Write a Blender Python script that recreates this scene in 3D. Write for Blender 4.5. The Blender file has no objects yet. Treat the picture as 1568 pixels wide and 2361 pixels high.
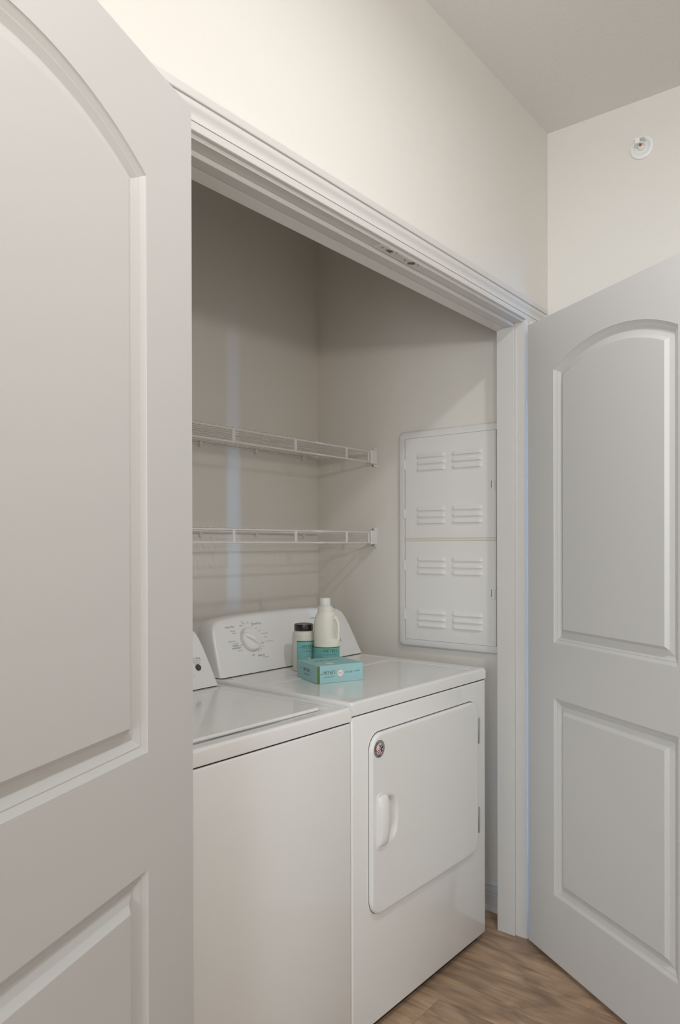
import bpy, bmesh, math, random
from mathutils import Vector, Matrix
random.seed(7)
PI = math.pi
R = math.radians
COL = bpy.context.scene.collection

# ------------------------------------------------------------------ camera
CAM = Vector((-2.3097, -1.0464, 1.32))
YAW, PITCH, ROLL, FPX, V0 = 51.605, -0.2, -0.12, 1692.5, 1262.9
cd = bpy.data.cameras.new('camera')
cam = bpy.data.objects.new('camera', cd)
COL.objects.link(cam)
F = Vector((math.sin(R(YAW)), math.cos(R(YAW)), 0)); Rt = Vector((math.cos(R(YAW)), -math.sin(R(YAW)), 0)); U = Vector((0, 0, 1))
a = R(PITCH); F, U = F*math.cos(a)+U*math.sin(a), U*math.cos(a)-F*math.sin(a)
b = R(ROLL); Rt, U = Rt*math.cos(b)+U*math.sin(b), U*math.cos(b)-Rt*math.sin(b)
cam.matrix_world = Matrix(((Rt.x, U.x, -F.x, CAM.x), (Rt.y, U.y, -F.y, CAM.y), (Rt.z, U.z, -F.z, CAM.z), (0, 0, 0, 1)))
cd.sensor_fit = 'VERTICAL'
cd.sensor_height = 36.0
cd.sensor_width = 36.0*1568/2361
cd.lens = FPX/2361*36.0
cd.shift_y = (V0-1180.5)/2361
cd.clip_start = 0.02
bpy.context.scene.camera = cam

# ------------------------------------------------------------------ world, lights, exposure
W = bpy.data.worlds.new('world'); bpy.context.scene.world = W
W.use_nodes = True
W.node_tree.nodes['Background'].inputs[0].default_value = (0.8, 0.88, 1, 1)
W.node_tree.nodes['Background'].inputs[1].default_value = 0.3
vs = bpy.context.scene.view_settings
bpy.context.scene.display_settings.display_device = 'sRGB'
vs.view_transform = 'Standard'; vs.look = 'None'; vs.gamma = 1.0; vs.exposure = 0.05
vs.use_curve_mapping = False

def area_light(name, loc, target, sx, sy, power, color, shape='RECTANGLE', spread=180):
    l = bpy.data.lights.new(name, 'AREA'); l.shape = shape; l.size = sx
    if shape in ('RECTANGLE', 'ELLIPSE'): l.size_y = sy
    l.energy = power; l.color = color; l.spread = R(spread)
    o = bpy.data.objects.new(name, l); COL.objects.link(o)
    o.location = loc
    o.rotation_euler = (Vector(target)-Vector(loc)).to_track_quat('-Z', 'Y').to_euler()
    return o
area_light('ceiling_lamp', (-1.15, -.92, 2.70), (-1.15, -.919, 0), 0.13, 0.13, 10.0, (.93, .97, 1.0), 'DISK')
area_light('bounced_flash', (-2.40, -1.35, 1.90), (-1.90, -.80, 2.75), .15, .15, 11.5, (1.0, .895, .82))
area_light('left_fill_light', (-5.10, -1.60, 1.50), (0, -1.60, 1.50), 1.8, 1.6, 73, (.82, .92, 1.0))  # added fill from the left
area_light('hall_fill_light', (-.70, -3.10, .95), (-.5, 0, .6), 1.6, 1.5, 5.5, (.88, .96, 1.0))  # added low fill for the closet and lower fronts, not a real window
area_light('cool_side_light', (.70, -1.90, .98), (.0, -.03, .98), .12, 1.95, 2.2, (.22, .53, 1.0), spread=26)  # unseen cool source added to throw the blue strip through the hinge gap

# ------------------------------------------------------------------ materials
def lin(c): return tuple((x/255/12.92 if x/255 <= .04045 else ((x/255+.055)/1.055)**2.4) for x in c)
def mat(name, col, rough=.5, metal=0, coat=0, bump=None, var=None, spec=.5, trans=0, sss=0):
    m = bpy.data.materials.new(name); m.use_nodes = True
    nt = m.node_tree; p = nt.nodes['Principled BSDF']
    p.inputs['Base Color'].default_value = (*col, 1)
    p.inputs['Roughness'].default_value = rough; p.inputs['Metallic'].default_value = metal
    p.inputs['Coat Weight'].default_value = coat; p.inputs['Coat Roughness'].default_value = .05
    p.inputs['Specular IOR Level'].default_value = spec
    p.inputs['Transmission Weight'].default_value = trans
    if sss:
        p.inputs['Subsurface Weight'].default_value = sss; p.inputs['Subsurface Scale'].default_value = .01
    tc = nt.nodes.new('ShaderNodeTexCoord')
    if var:
        n = nt.nodes.new('ShaderNodeTexNoise'); n.inputs['Scale'].default_value = var[0]; n.inputs['Detail'].default_value = 3
        nt.links.new(tc.outputs['Object'], n.inputs['Vector'])
        mx = nt.nodes.new('ShaderNodeMixRGB'); mx.blend_type = 'MULTIPLY'; mx.inputs['Fac'].default_value = 1
        mr = nt.nodes.new('ShaderNodeMapRange'); mr.inputs['To Min'].default_value = 1-var[1]; mr.inputs['To Max'].default_value = 1
        nt.links.new(n.outputs['Fac'], mr.inputs['Value']); mx.inputs['Color1'].default_value = (*col, 1)
        nt.links.new(mr.outputs['Result'], mx.inputs['Color2']); nt.links.new(mx.outputs['Color'], p.inputs['Base Color'])
    if bump:
        n = nt.nodes.new('ShaderNodeTexNoise'); n.inputs['Scale'].default_value = bump[0]; n.inputs['Detail'].default_value = 4
        nt.links.new(tc.outputs['Object'], n.inputs['Vector'])
        bp = nt.nodes.new('ShaderNodeBump'); bp.inputs['Strength'].default_value = bump[1]; bp.inputs['Distance'].default_value = bump[2] if len(bump) > 2 else .001
        nt.links.new(n.outputs['Fac'], bp.inputs['Height']); nt.links.new(bp.outputs['Normal'], p.inputs['Normal'])
    return m

M = {}
M['wall'] = mat('wall_paint', (.785, .752, .70), .85, bump=(140, .25, .0012), var=(.8, .02))
M['closet'] = mat('wall_paint_brightened', (.87, .83, .765), .85, bump=(140, .25, .0012), var=(.8, .02))  # wall paint made lighter here to stand in for light missing in the closet
M['ceil'] = mat('ceiling_paint', (.78, .76, .73), .95, bump=(70, .35, .002))
M['trim'] = mat('trim_gloss_paint', (.68, .66, .635), .32, bump=(25, .05, .001))
M['door'] = mat('door_paint', (.63, .618, .602), .42, bump=(60, .06, .0006))
M['enamel'] = mat('white_enamel', (.88, .87, .85), .22, coat=.6, var=(2, .01))
M['plastic'] = mat('white_plastic', (.88, .87, .85), .32, coat=.2, var=(2, .01))
M['darkgap'] = mat('dark_gap_fill', (.02, .019, .017), .8, var=(20, .2))  # near-black: shade painted into gaps and under the machines, also floor joints
M['wire'] = mat('white_vinyl_wire', (.80, .77, .73), .4, var=(20, .02))
M['metalpaint'] = mat('powder_coated_metal', (.88, .86, .83), .45, bump=(200, .05, .0003))
M['steel'] = mat('grey_steel', (.42, .43, .43), .4, .7, var=(40, .1))
M['screw'] = mat('screw_steel', (.25, .24, .22), .4, .6, var=(60, .1))
M['black'] = mat('black_cap_plastic', (.018, .016, .014), .22, coat=.3, var=(30, .2))
M['button'] = mat('bronze_button_plastic', (.075, .055, .038), .3, coat=.3, var=(30, .2))
M['jar'] = mat('frosted_white_plastic', (.80, .76, .70), .4, sss=.2, var=(12, .03))
M['bottle'] = mat('translucent_cream_plastic', (.86, .84, .74), .35, sss=.3, var=(8, .02))
M['bcap'] = mat('clear_white_cap', (.84, .83, .80), .35, sss=.2, var=(8, .02))
M['teal'] = mat('aqua_card', (.37, .63, .64), .5, var=(14, .10))
M['teal2'] = mat('sea_green_label', (.18, .52, .49), .45, var=(22, .22))
M['tealjar'] = mat('aqua_label', (.25, .61, .60), .45, var=(22, .18))
M['green'] = mat('olive_green_ink', (.115, .20, .045), .5, var=(30, .1))
M['olive'] = mat('dark_olive_lettering', (.085, .12, .07), .5, var=(30, .1))
M['sage'] = mat('sage_lettering', (.13, .25, .22), .5, var=(30, .1))
M['pale'] = mat('pale_ink', (.55, .74, .72), .5, var=(30, .1))
M['paper'] = mat('white_paper', (.80, .76, .73), .5, var=(30, .02))
M['pink'] = mat('pink_ring_ink', (.60, .28, .27), .5, var=(30, .05))
M['grey'] = mat('grey_print', (.30, .295, .28), .5, var=(30, .05))
M['grey2'] = mat('pale_grey_print', (.50, .49, .47), .5, var=(30, .05))
M['silver'] = mat('silver_sticker', (.33, .325, .31), .35, .3, var=(60, .05))
M['red'] = mat('red_ink', (.50, .03, .03), .5, var=(60, .05))
M['navy'] = mat('navy_ink', (.02, .02, .09), .5, var=(60, .05))
M['ink'] = mat('black_ink', (.02, .02, .02), .5, var=(60, .05))
M['amber'] = mat('cream_sealant', (.84, .77, .67), .7, var=(60, .1))
M['chip'] = mat('bare_wood_chip', (.24, .17, .125), .9, var=(300, .5))
M['redglass'] = mat('red_glass_bulb', (.65, .10, .08), .1, var=(60, .05))
M['brass'] = mat('brass_metal', (.32, .22, .10), .35, .8, var=(60, .1))

def wood_material():
    m = bpy.data.materials.new('vinyl_wood_plank'); m.use_nodes = True
    nt = m.node_tree; N = nt.nodes; L = nt.links; p = N['Principled BSDF']
    tc = N.new('ShaderNodeTexCoord'); oi = N.new('ShaderNodeObjectInfo')
    sc = N.new('ShaderNodeVectorMath'); sc.operation = 'SCALE'; sc.inputs['Scale'].default_value = 37.0
    cmb = N.new('ShaderNodeCombineXYZ'); L.new(oi.outputs['Random'], cmb.inputs['X']); L.new(oi.outputs['Random'], cmb.inputs['Z'])
    L.new(cmb.outputs['Vector'], sc.inputs[0])
    add = N.new('ShaderNodeVectorMath'); add.operation = 'ADD'
    L.new(tc.outputs['Object'], add.inputs[0]); L.new(sc.outputs['Vector'], add.inputs[1])
    def noise(scl, det, vec, dist=0):
        mp = N.new('ShaderNodeMapping'); mp.inputs['Scale'].default_value = vec; L.new(add.outputs['Vector'], mp.inputs['Vector'])
        n = N.new('ShaderNodeTexNoise'); n.inputs['Scale'].default_value = scl; n.inputs['Detail'].default_value = det; n.inputs['Distortion'].default_value = dist
        L.new(mp.outputs['Vector'], n.inputs['Vector']); return n
    big = noise(4.6, 5, (2.2, .75, 1), 1.4)
    fine = noise(15, 8, (5.0, .34, 1), .8)
    knots = noise(9, 2, (1.2, .45, 1), 0)
    cr = N.new('ShaderNodeValToRGB'); L.new(big.outputs['Fac'], cr.inputs['Fac'])
    e = cr.color_ramp.elements
    e[0].position = .30; e[0].color = (.225, .148, .102, 1); e[1].position = .72; e[1].color = (.54, .385, .26, 1)
    x = e.new(.50); x.color = (.43, .29, .19, 1)
    fr = N.new('ShaderNodeValToRGB'); L.new(fine.outputs['Fac'], fr.inputs['Fac'])
    f = fr.color_ramp.elements; f[0].position = .30; f[0].color = (.70, .66, .62, 1); f[1].position = .62; f[1].color = (1.08, 1.06, 1.04, 1)
    m1 = N.new('ShaderNodeMixRGB'); m1.blend_type = 'MULTIPLY'; m1.inputs['Fac'].default_value = .85
    L.new(cr.outputs['Color'], m1.inputs['Color1']); L.new(fr.outputs['Color'], m1.inputs['Color2'])
    kr = N.new('ShaderNodeValToRGB'); L.new(knots.outputs['Fac'], kr.inputs['Fac'])
    k = kr.color_ramp.elements; k[0].position = .225; k[0].color = (.35, .27, .2, 1); k[1].position = .27; k[1].color = (1, 1, 1, 1)
    m2 = N.new('ShaderNodeMixRGB'); m2.blend_type = 'MULTIPLY'; m2.inputs['Fac'].default_value = 1
    L.new(m1.outputs['Color'], m2.inputs['Color1']); L.new(kr.outputs['Color'], m2.inputs['Color2'])
    mr = N.new('ShaderNodeMapRange'); mr.inputs['To Min'].default_value = .92; mr.inputs['To Max'].default_value = 1.08
    L.new(oi.outputs['Random'], mr.inputs['Value'])
    m3 = N.new('ShaderNodeMixRGB'); m3.blend_type = 'MULTIPLY'; m3.inputs['Fac'].default_value = 1
    L.new(m2.outputs['Color'], m3.inputs['Color1']); L.new(mr.outputs['Result'], m3.inputs['Color2'])
    L.new(m3.outputs['Color'], p.inputs['Base Color'])
    p.inputs['Roughness'].default_value = .42
    bp = N.new('ShaderNodeBump'); bp.inputs['Strength'].default_value = .3; bp.inputs['Distance'].default_value = .0006
    L.new(fine.outputs['Fac'], bp.inputs['Height']); L.new(bp.outputs['Normal'], p.inputs['Normal'])
    return m
M['wood'] = wood_material()

# ------------------------------------------------------------------ helpers
class MB:
    def __init__(s): s.v = []; s.f = []; s.sm = []
    def add(s, vs, fs, smooth=False):
        n = len(s.v); s.v += [tuple(x) for x in vs]
        for f in fs: s.f.append(tuple(i+n for i in f)); s.sm.append(smooth)
        return s
    def box(s, x0, x1, y0, y1, z0, z1, c=0):
        if c <= 0:
            vs = [(x, y, z) for z in (z0, z1) for y in (y0, y1) for x in (x0, x1)]
            return s.add(vs, [(0, 2, 3, 1), (4, 5, 7, 6), (0, 1, 5, 4), (2, 6, 7, 3), (0, 4, 6, 2), (1, 3, 7, 5)])
        bm = bmesh.new(); bmesh.ops.create_cube(bm, size=1)
        for v in bm.verts: v.co = Vector(((x0+x1)/2+v.co.x*(x1-x0), (y0+y1)/2+v.co.y*(y1-y0), (z0+z1)/2+v.co.z*(z1-z0)))
        bmesh.ops.bevel(bm, geom=bm.edges[:], offset=c, segments=3 if c > .002 else 1, profile=.5, affect='EDGES')
        return s.bm(bm, c > .002)
    def bm(s, bm, smooth=False):
        bm.verts.index_update()
        s.add([v.co[:] for v in bm.verts], [[v.index for v in f.verts] for f in bm.faces], smooth); bm.free(); return s
    def tube(s, pts, r, n=8, smooth=True, caps=True):
        pts = [Vector(p) for p in pts]; rings = []
        rr = r if isinstance(r, (list, tuple)) else [r]*len(pts)
        ref = None
        for i, p in enumerate(pts):
            t = (pts[min(i+1, len(pts)-1)]-pts[max(i-1, 0)]).normalized()
            if ref is None:
                ref = Vector((0, 0, 1)) if abs(t.z) < .9 else Vector((1, 0, 0))
            u = ref.cross(t).normalized(); w = t.cross(u).normalized(); ref = w
            rings.append([p+u*math.cos(2*PI*k/n)*rr[i]+w*math.sin(2*PI*k/n)*rr[i] for k in range(n)])
        s.loft(rings, smooth, caps); return s
    def loft(s, rings, smooth=True, caps=True, closed=True):
        n = len(rings[0]); vs = [p for r in rings for p in r]; fs = []
        for i in range(len(rings)-1):
            for k in range(n if closed else n-1):
                k2 = (k+1) % n
                fs.append((i*n+k, i*n+k2, (i+1)*n+k2, (i+1)*n+k))
        s.add(vs, fs, smooth)
        if caps:
            s.add(rings[0], [tuple(reversed(range(n)))]); s.add(rings[-1], [tuple(range(n))])
        return s
    def lathe(s, prof, cx=0, cy=0, n=40, ex=1, ey=1, ang=0, smooth=True):
        ca, sa = math.cos(ang), math.sin(ang); rings = []
        for r, z in prof:
            ring = []
            for k in range(n):
                x = r*ex*math.cos(2*PI*k/n); y = r*ey*math.sin(2*PI*k/n)
                ring.append((cx+x*ca-y*sa, cy+x*sa+y*ca, z))
            rings.append(ring)
        return s.loft(rings, smooth)
    def prism(s, poly, fn, smooth=False):      # poly 2D, fn(p, k) with k 0/1 -> 3D
        n = len(poly); a_ = [fn(p, 0) for p in poly]; b_ = [fn(p, 1) for p in poly]
        s.add(a_+b_, [tuple(range(n)), tuple(reversed(range(n, 2*n)))])
        s.add(a_+b_, [(i, i+n, (i+1) % n+n, (i+1) % n) for i in range(n)], smooth); return s
    def grid(s, fn, nu, nv, smooth=True):
        vs = [fn(i/nu, j/nv) for j in range(nv+1) for i in range(nu+1)]
        fs = [(j*(nu+1)+i, j*(nu+1)+i+1, (j+1)*(nu+1)+i+1, (j+1)*(nu+1)+i) for j in range(nv) for i in range(nu)]
        return s.add(vs, fs, smooth)
    def build(s, name, m, parent=None, recalc=True, weld=True):
        me = bpy.data.meshes.new(name); me.from_pydata(s.v, [], s.f)
        me.polygons.foreach_set('use_smooth', s.sm)
        if recalc or weld:
            bm = bmesh.new(); bm.from_mesh(me)
            if weld: bmesh.ops.remove_doubles(bm, verts=bm.verts, dist=1e-6)
            if recalc: bmesh.ops.recalc_face_normals(bm, faces=bm.faces)
            bm.to_mesh(me); bm.free()
        me.materials.append(m)
        if any(s.sm):
            me.set_sharp_from_angle(angle=R(38))
        o = bpy.data.objects.new(name, me); COL.objects.link(o)
        if parent: o.parent = parent
        return o
def tag(o, label=None, cat=None, group=None, kind=None):
    if label: o['label'] = label
    if cat: o['category'] = cat
    if group: o['group'] = group
    if kind: o['kind'] = kind
    return o
def empty(name, loc, rz=0):
    o = bpy.data.objects.new(name, None); COL.objects.link(o); o.location = loc; o.rotation_euler = (0, 0, rz); o.empty_display_size = .1
    return o
def rrect(x0, x1, y0, y1, r, n=8):
    pts = []
    for cx, cy, a0 in ((x1-r, y1-r, 0), (x0+r, y1-r, 90), (x0+r, y0+r, 180), (x1-r, y0+r, 270)):
        for k in range(n+1):
            t = R(a0+90*k/n); pts.append((cx+r*math.cos(t), cy+r*math.sin(t)))
    return pts
def text_mb(txt, size, o, rx, up, align='CENTER', squeeze=1, extrude=.00015, bold=0, spacing=1):
    c = bpy.data.curves.new('t', 'FONT'); c.body = txt; c.size = size; c.align_x = align; c.align_y = 'CENTER'
    c.extrude = extrude; c.offset = bold; c.resolution_u = 2; c.space_character = spacing
    ob = bpy.data.objects.new('t', c); COL.objects.link(ob)
    bpy.context.view_layer.update()
    me = bpy.data.meshes.new_from_object(ob.evaluated_get(bpy.context.evaluated_depsgraph_get()))
    o = Vector(o); rx = Vector(rx).normalized(); up = Vector(up).normalized(); nn = rx.cross(up)
    mb = MB(); mb.add([o+rx*v.co.x*squeeze+up*v.co.y+nn*v.co.z for v in me.vertices], [tuple(p.vertices) for p in me.polygons])
    bpy.data.objects.remove(ob); bpy.data.curves.remove(c); bpy.data.meshes.remove(me)
    return mb

# ------------------------------------------------------------------ setting
HC = 2.785          # ceiling
XR = .208           # room right wall
XC = .113           # closet right wall
YB = .995           # closet back wall
XL = -1.508         # left jamb
YJ = .090
def struct(name, mb, m, label, cat, parent=None):
    o = mb.build(name, m, parent)
    if parent is None: tag(o, label, cat, kind='structure')
    return o
struct('wall_front', MB().box(-5.2, XL-.012, 0, YJ, 0, HC).box(.012, XR+.0005, 0, YJ, 0, HC).box(XL-.012, .012, 0, YJ, 2.078, HC), M['wall'],
       'warm white painted hallway wall around and above the closet opening', 'wall')
struct('wall_right', MB().box(XR, XR+.1, -.52, YJ, 0, HC), M['wall'], 'short white hallway wall at right that carries the sprinkler', 'wall')
struct('wall_recess_added', MB().box(1.1, 1.2, -3.3, -.42, 0, HC).box(XR+.1, 1.2, -.52, -.42, 0, HC), M['wall'], 'unseen recess walls added behind the right door to make room for the cool side light', 'wall')  # invented recess, lets the cool side light stand farther from the hinge gap
struct('wall_hall_left', MB().box(-5.3, -5.2, -3.3, YJ, 0, HC), M['wall'], 'far left hallway wall outside the picture', 'wall')
struct('wall_hall_back', MB().box(-5.2, 1.1, -3.3, -3.2, 0, HC), M['wall'], 'hallway wall behind the viewer', 'wall')
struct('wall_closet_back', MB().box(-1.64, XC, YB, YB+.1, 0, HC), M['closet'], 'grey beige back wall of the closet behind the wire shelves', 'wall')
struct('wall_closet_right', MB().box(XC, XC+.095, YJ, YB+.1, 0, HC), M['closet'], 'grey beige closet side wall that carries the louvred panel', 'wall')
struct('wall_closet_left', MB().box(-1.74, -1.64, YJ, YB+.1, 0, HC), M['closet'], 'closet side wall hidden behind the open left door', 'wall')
struct('ceiling', MB().box(-5.3, 1.2, -3.3, YB+.1, HC, HC+.08), M['ceil'], 'flat white painted ceiling with fine texture', 'ceiling')

# floor: slab and planks running away from the viewer into the closet
fl = struct('floor', MB().box(-5.3, 1.2, -3.3, YB+.1, -.08, -.004), M['darkgap'], 'brown wood look plank floor in front of the dryer and in the closet', 'floor')
PW, PLN = .229, 1.22
pm = MB(); g = .0004; c = .0006
pm.add([(g, g, -.004), (PW-g, g, -.004), (PW-g, PLN-g, -.004), (g, PLN-g, -.004), (g, g, -c), (PW-g, g, -c), (PW-g, PLN-g, -c), (g, PLN-g, -c),
        (g+c, g+c, 0), (PW-g-c, g+c, 0), (PW-g-c, PLN-g-c, 0), (g+c, PLN-g-c, 0)],
       [(0, 1, 5, 4), (1, 2, 6, 5), (2, 3, 7, 6), (3, 0, 4, 7), (4, 5, 9, 8), (5, 6, 10, 9), (6, 7, 11, 10), (7, 4, 8, 11), (8, 9, 10, 11)])
p0 = None
rr = random.Random(5)
col = 0
x = -.465
cols = [(-.465 + k*PW) for k in range(-20, 7)]
for ci, x in enumerate(cols):
    off = .052 if abs(x+.694) < .02 else (rr.random()*PLN)
    if abs(x+.465) < .02: off = .75
    if abs(x+.236) < .02: off = .55
    y = off-PLN*6
    while y < 1.05:
        if y+PLN > -3.25:
            xa, xb, ya, yb = max(x, -5.2), min(x+PW, 1.1), max(y, -3.2), min(y+PLN, 1.0 if x < .2 else -.52)
            if xb-xa > .01 and yb-ya > .01:
                full = (xb-xa > PW-1e-6 and yb-ya > PLN-1e-6)
                if full and p0 is not None: o = bpy.data.objects.new('plank', p0); COL.objects.link(o)
                elif full: o = pm.build('plank', M['wood']); p0 = o.data
                else:
                    q = MB(); q.v = [(min(max(vx, 0), xb-xa) if vx < PW/2 else xb-xa-(PW-vx), (vy if vy < PLN/2 else yb-ya-(PLN-vy)), vz) for vx, vy, vz in pm.v]; q.f = pm.f; q.sm = pm.sm
                    o = q.build('plank', M['wood'])
                o.parent = fl; o.location = (xa, ya, 0)
        y += PLN

# jambs, stops, casings -------------------------------------------------------
ZJ = 2.066
jm = MB()
jm.box(0, .012, 0, YJ+.002, 0, ZJ).box(-.010, 0, .028, YJ+.002, 0, ZJ-.011, .0012).box(XL-.012, XL, 0, YJ+.002, 0, ZJ).box(XL, XL+.010, .028, YJ+.002, 0, ZJ-.011, .0012)
struct('trim_1', jm, M['trim'], 'white painted side jambs and door stops of the closet opening', 'door frame')
hj = MB().box(XL-.012, .012, 0, YJ+.002, ZJ, ZJ+.012).box(XL, 0, .030, .062, ZJ-.0115, ZJ, .0015).prism([(.062, -.0118), (YJ+.002, -.0180), (YJ+.002, 0), (.062, 0)], lambda p, k: (XL if k == 0 else 0, p[0], ZJ+p[1]))
h = struct('trim_2', hj, M['trim'], 'white painted head jamb and stop over the closet opening with two chipped spots', 'door frame')
# two torn-out spots where a catch was removed, and the raised paint rectangle round them
def blob(cx, cy, rx_, ry_, z, seed, n=22):
    r_ = random.Random(seed); pts = []
    for k in range(n):
        t = 2*PI*k/n; q = .35+.8*r_.random(); pts.append((cx+rx_*q*math.cos(t), cy+ry_*q*math.sin(t)))
    return MB().prism(pts, lambda p, k: (p[0], p[1], z+(.0006 if k else 0)))
for i, (px, py, ax, ay) in enumerate(((-.770, .0110, .013, .0075), (-.668, .0115, .015, .0095))):
    mbb = blob(px, py, ax, ay, ZJ-.0022, 3+i)
    mbb.v += []
    b1 = blob(px-.03, py+.001, .003, .002, ZJ-.0022, 8+i); mbb.add(b1.v, b1.f)
    b1 = blob(px+.02, py-.008, .004, .002, ZJ-.0022, 18+i); mbb.add(b1.v, b1.f)
    mbb.build('paint_chip', M['chip'], h)
MB().box(-.815, -.600, .003, .0275, ZJ-.0010, ZJ+.001, .0004).build('catch_plate', M['trim'], h)

PROF = [(0, 0), (0, .0095), (.0012, .0108), (.0135, .0118), (.0143, .0118), (.0147, .0098), (.0155, .0098), (.0160, .0128), (.0250, .0112), (.0290, .0116), (.0330, .0132), (.0370, .0154), (.0400, .0166), (.0430, .0170),
        (.0502, .0166), (.0506, .0150), (.0512, .0200), (.0530, .0208), (.0655, .0218), (.0680, .0200), (.0680, 0)]
CW = .068
cs = MB()
IN = .0075      # reveal
zi = ZJ+IN
xa, xb = XL-.006, .0012
def head(p, k):
    w, d = p
    return (xa-w if k == 0 else .155, -d, zi+w)
def legL(p, k):
    w, d = p
    return (xa-w, -d, 0 if k == 0 else zi+w)
def legR(p, k):
    w, d = p
    return (xb+w, -d, 0 if k == 0 else zi)
struct('trim_3', MB().prism(PROF, head), M['trim'], 'white moulded casing running along the top of the closet opening', 'trim')
struct('trim_4', MB().prism(PROF, legL), M['trim'], 'white moulded casing leg at left hidden behind the open door', 'trim')
struct('trim_5', MB().prism(PROF, legR), M['trim'], 'white moulded casing leg beside the right closet door hinge', 'trim')

# baseboards
BP = [(0, 0), (.021, 0), (.021, .006), (.018, .013), (.0115, .0185), (.0115, .058), (.0095, .060), (.0095, .063), (.0115, .066), (.0105, .074), (.0065, .080), (.0055, .087), (0, .087)]
struct('baseboard_closet_right', MB().prism(BP, lambda p, k: (XC-p[0], YJ if k == 0 else YB, p[1])), M['trim'], 'white baseboard with shoe moulding on the closet side wall', 'baseboard')
struct('baseboard_closet_back', MB().prism(BP, lambda p, k: (-1.64 if k == 0 else XC-.021, YB-p[0], p[1])), M['trim'], 'white baseboard on the closet back wall behind the machines', 'baseboard')
struct('baseboard_hall_right', MB().prism(BP, lambda p, k: (XR-p[0], -.52 if k == 0 else -.02, p[1])), M['trim'], 'white baseboard on the short hallway wall behind the right door', 'baseboard')
struct('baseboard_hall_front', MB().prism(BP, lambda p, k: (-5.2 if k == 0 else XL-.006-CW, -p[0], p[1])), M['trim'], 'white baseboard on the hallway wall behind the left door', 'baseboard')

# ------------------------------------------------------------------ doors
DW, DT, DZ0, DZ1 = .774, .035, .016, 2.043
ARC_C, ARC_Z, ARC_R = DW/2, 1.403, .5266
U0, U1 = .137, DW-.137
DPROF = [(0, 0), (.0006, .0016), (.0098, .0072), (.0103, .0064), (.0114, .0066), (.0212, .0130), (.0225, .0133), (.0365, .0092), (.0375, .0084), (.0448, .0010), (.0458, .0004)]
def ring_top(w, n=36):
    zb = 1.0145+w; r_ = ARC_R-w; h_ = (U1-U0)/2-w
    zs = ARC_Z+math.sqrt(r_*r_-h_*h_); a1 = math.atan2(zs-ARC_Z, h_); a2 = PI-a1
    pts = [(U0+w, zb), (U1-w, zb)]
    for k in range(n+1):
        t = a1+(a2-a1)*k/n; pts.append((ARC_C+r_*math.cos(t), ARC_Z+r_*math.sin(t)))
    return pts
def ring_low(w): return [(U0+w, .2248+w), (U1-w, .2248+w), (U1-w, .8410-w), (U0+w, .8410-w)]
def make_door(name, loc, ang, flip, label):
    # local: u along the door from hinge, z up, n = depth into the door from the visible face
    root = empty(name, loc, 0)
    tag(root, label, 'door', kind='structure')
    ca, sa = math.cos(ang), math.sin(ang)
    nx, ny = (sa, -ca) if not flip else (-sa, ca)     # direction into the door thickness
    def P(u, n, z): return (u*ca+n*nx, u*sa+n*ny, z)
    s = MB(); e = .0015
    for side in (0, 1):
        def Q(u, z, d=0): return P(u, d if side == 0 else DT-d, z)
        rt = ring_top(0); zsp = rt[2][1]
        s.add([Q(e, DZ0+e), Q(U0, DZ0+e), Q(U0, DZ1-e), Q(e, DZ1-e)], [(0, 1, 2, 3)])
        s.add([Q(U1, DZ0+e), Q(DW-e, DZ0+e), Q(DW-e, DZ1-e), Q(U1, DZ1-e)], [(0, 1, 2, 3)])
        s.add([Q(U0, DZ0+e), Q(U1, DZ0+e), Q(U1, .2248), Q(U0, .2248)], [(0, 1, 2, 3)])
        s.add([Q(U0, .8410), Q(U1, .8410), Q(U1, 1.0145), Q(U0, 1.0145)], [(0, 1, 2, 3)])
        arc = rt[2:]
        for k in range(len(arc)-1):
            s.add([Q(*arc[k]), Q(*arc[k+1]), Q(arc[k+1][0], DZ1-e), Q(arc[k][0], DZ1-e)], [(0, 1, 2, 3)])
        o_ = [(e, DZ0+e), (DW-e, DZ0+e), (DW-e, DZ1-e), (e, DZ1-e)]; q_ = [(0, DZ0), (DW, DZ0), (DW, DZ1), (0, DZ1)]
        s.add([Q(*p) for p in o_]+[Q(*p, d=e) for p in q_], [(i, (i+1) % 4, (i+1) % 4+4, i+4) for i in range(4)])
    q_ = [(0, DZ0), (DW, DZ0), (DW, DZ1), (0, DZ1)]
    s.add([P(u, e, z) for u, z in q_]+[P(u, DT-e, z) for u, z in q_], [(i, (i+1) % 4, (i+1) % 4+4, i+4) for i in range(4)])
    s.build('slab', M['door'], root, weld=False)
    for ring in (ring_top, ring_low):
        pn = MB()
        for side in (0, 1):
            rings = [[P(u, d if side == 0 else DT-d, z) for u, z in ring(w)] for w, d in DPROF]
            if side == 1: rings = [list(reversed(r_)) for r_ in rings]
            pn.loft(rings, smooth=False, caps=False)
            n = len(rings[-1]); pn.add(rings[-1], [tuple(range(n))])
        pn.build('panel', M['door'], root, recalc=False)
    return root, P
A_R = R(180+58.6); A_L = R(180+21.0)
d2, P2 = make_door('door_2', (-.0272, -.0285, 0), A_R, True, 'white two-panel arched closet door at the right, swung half open')
d1, P1 = make_door('door_1', (-1.508, -.100, 0), A_L, False, 'white two-panel arched closet door at the left, swung wide open, close to the viewer')
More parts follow.
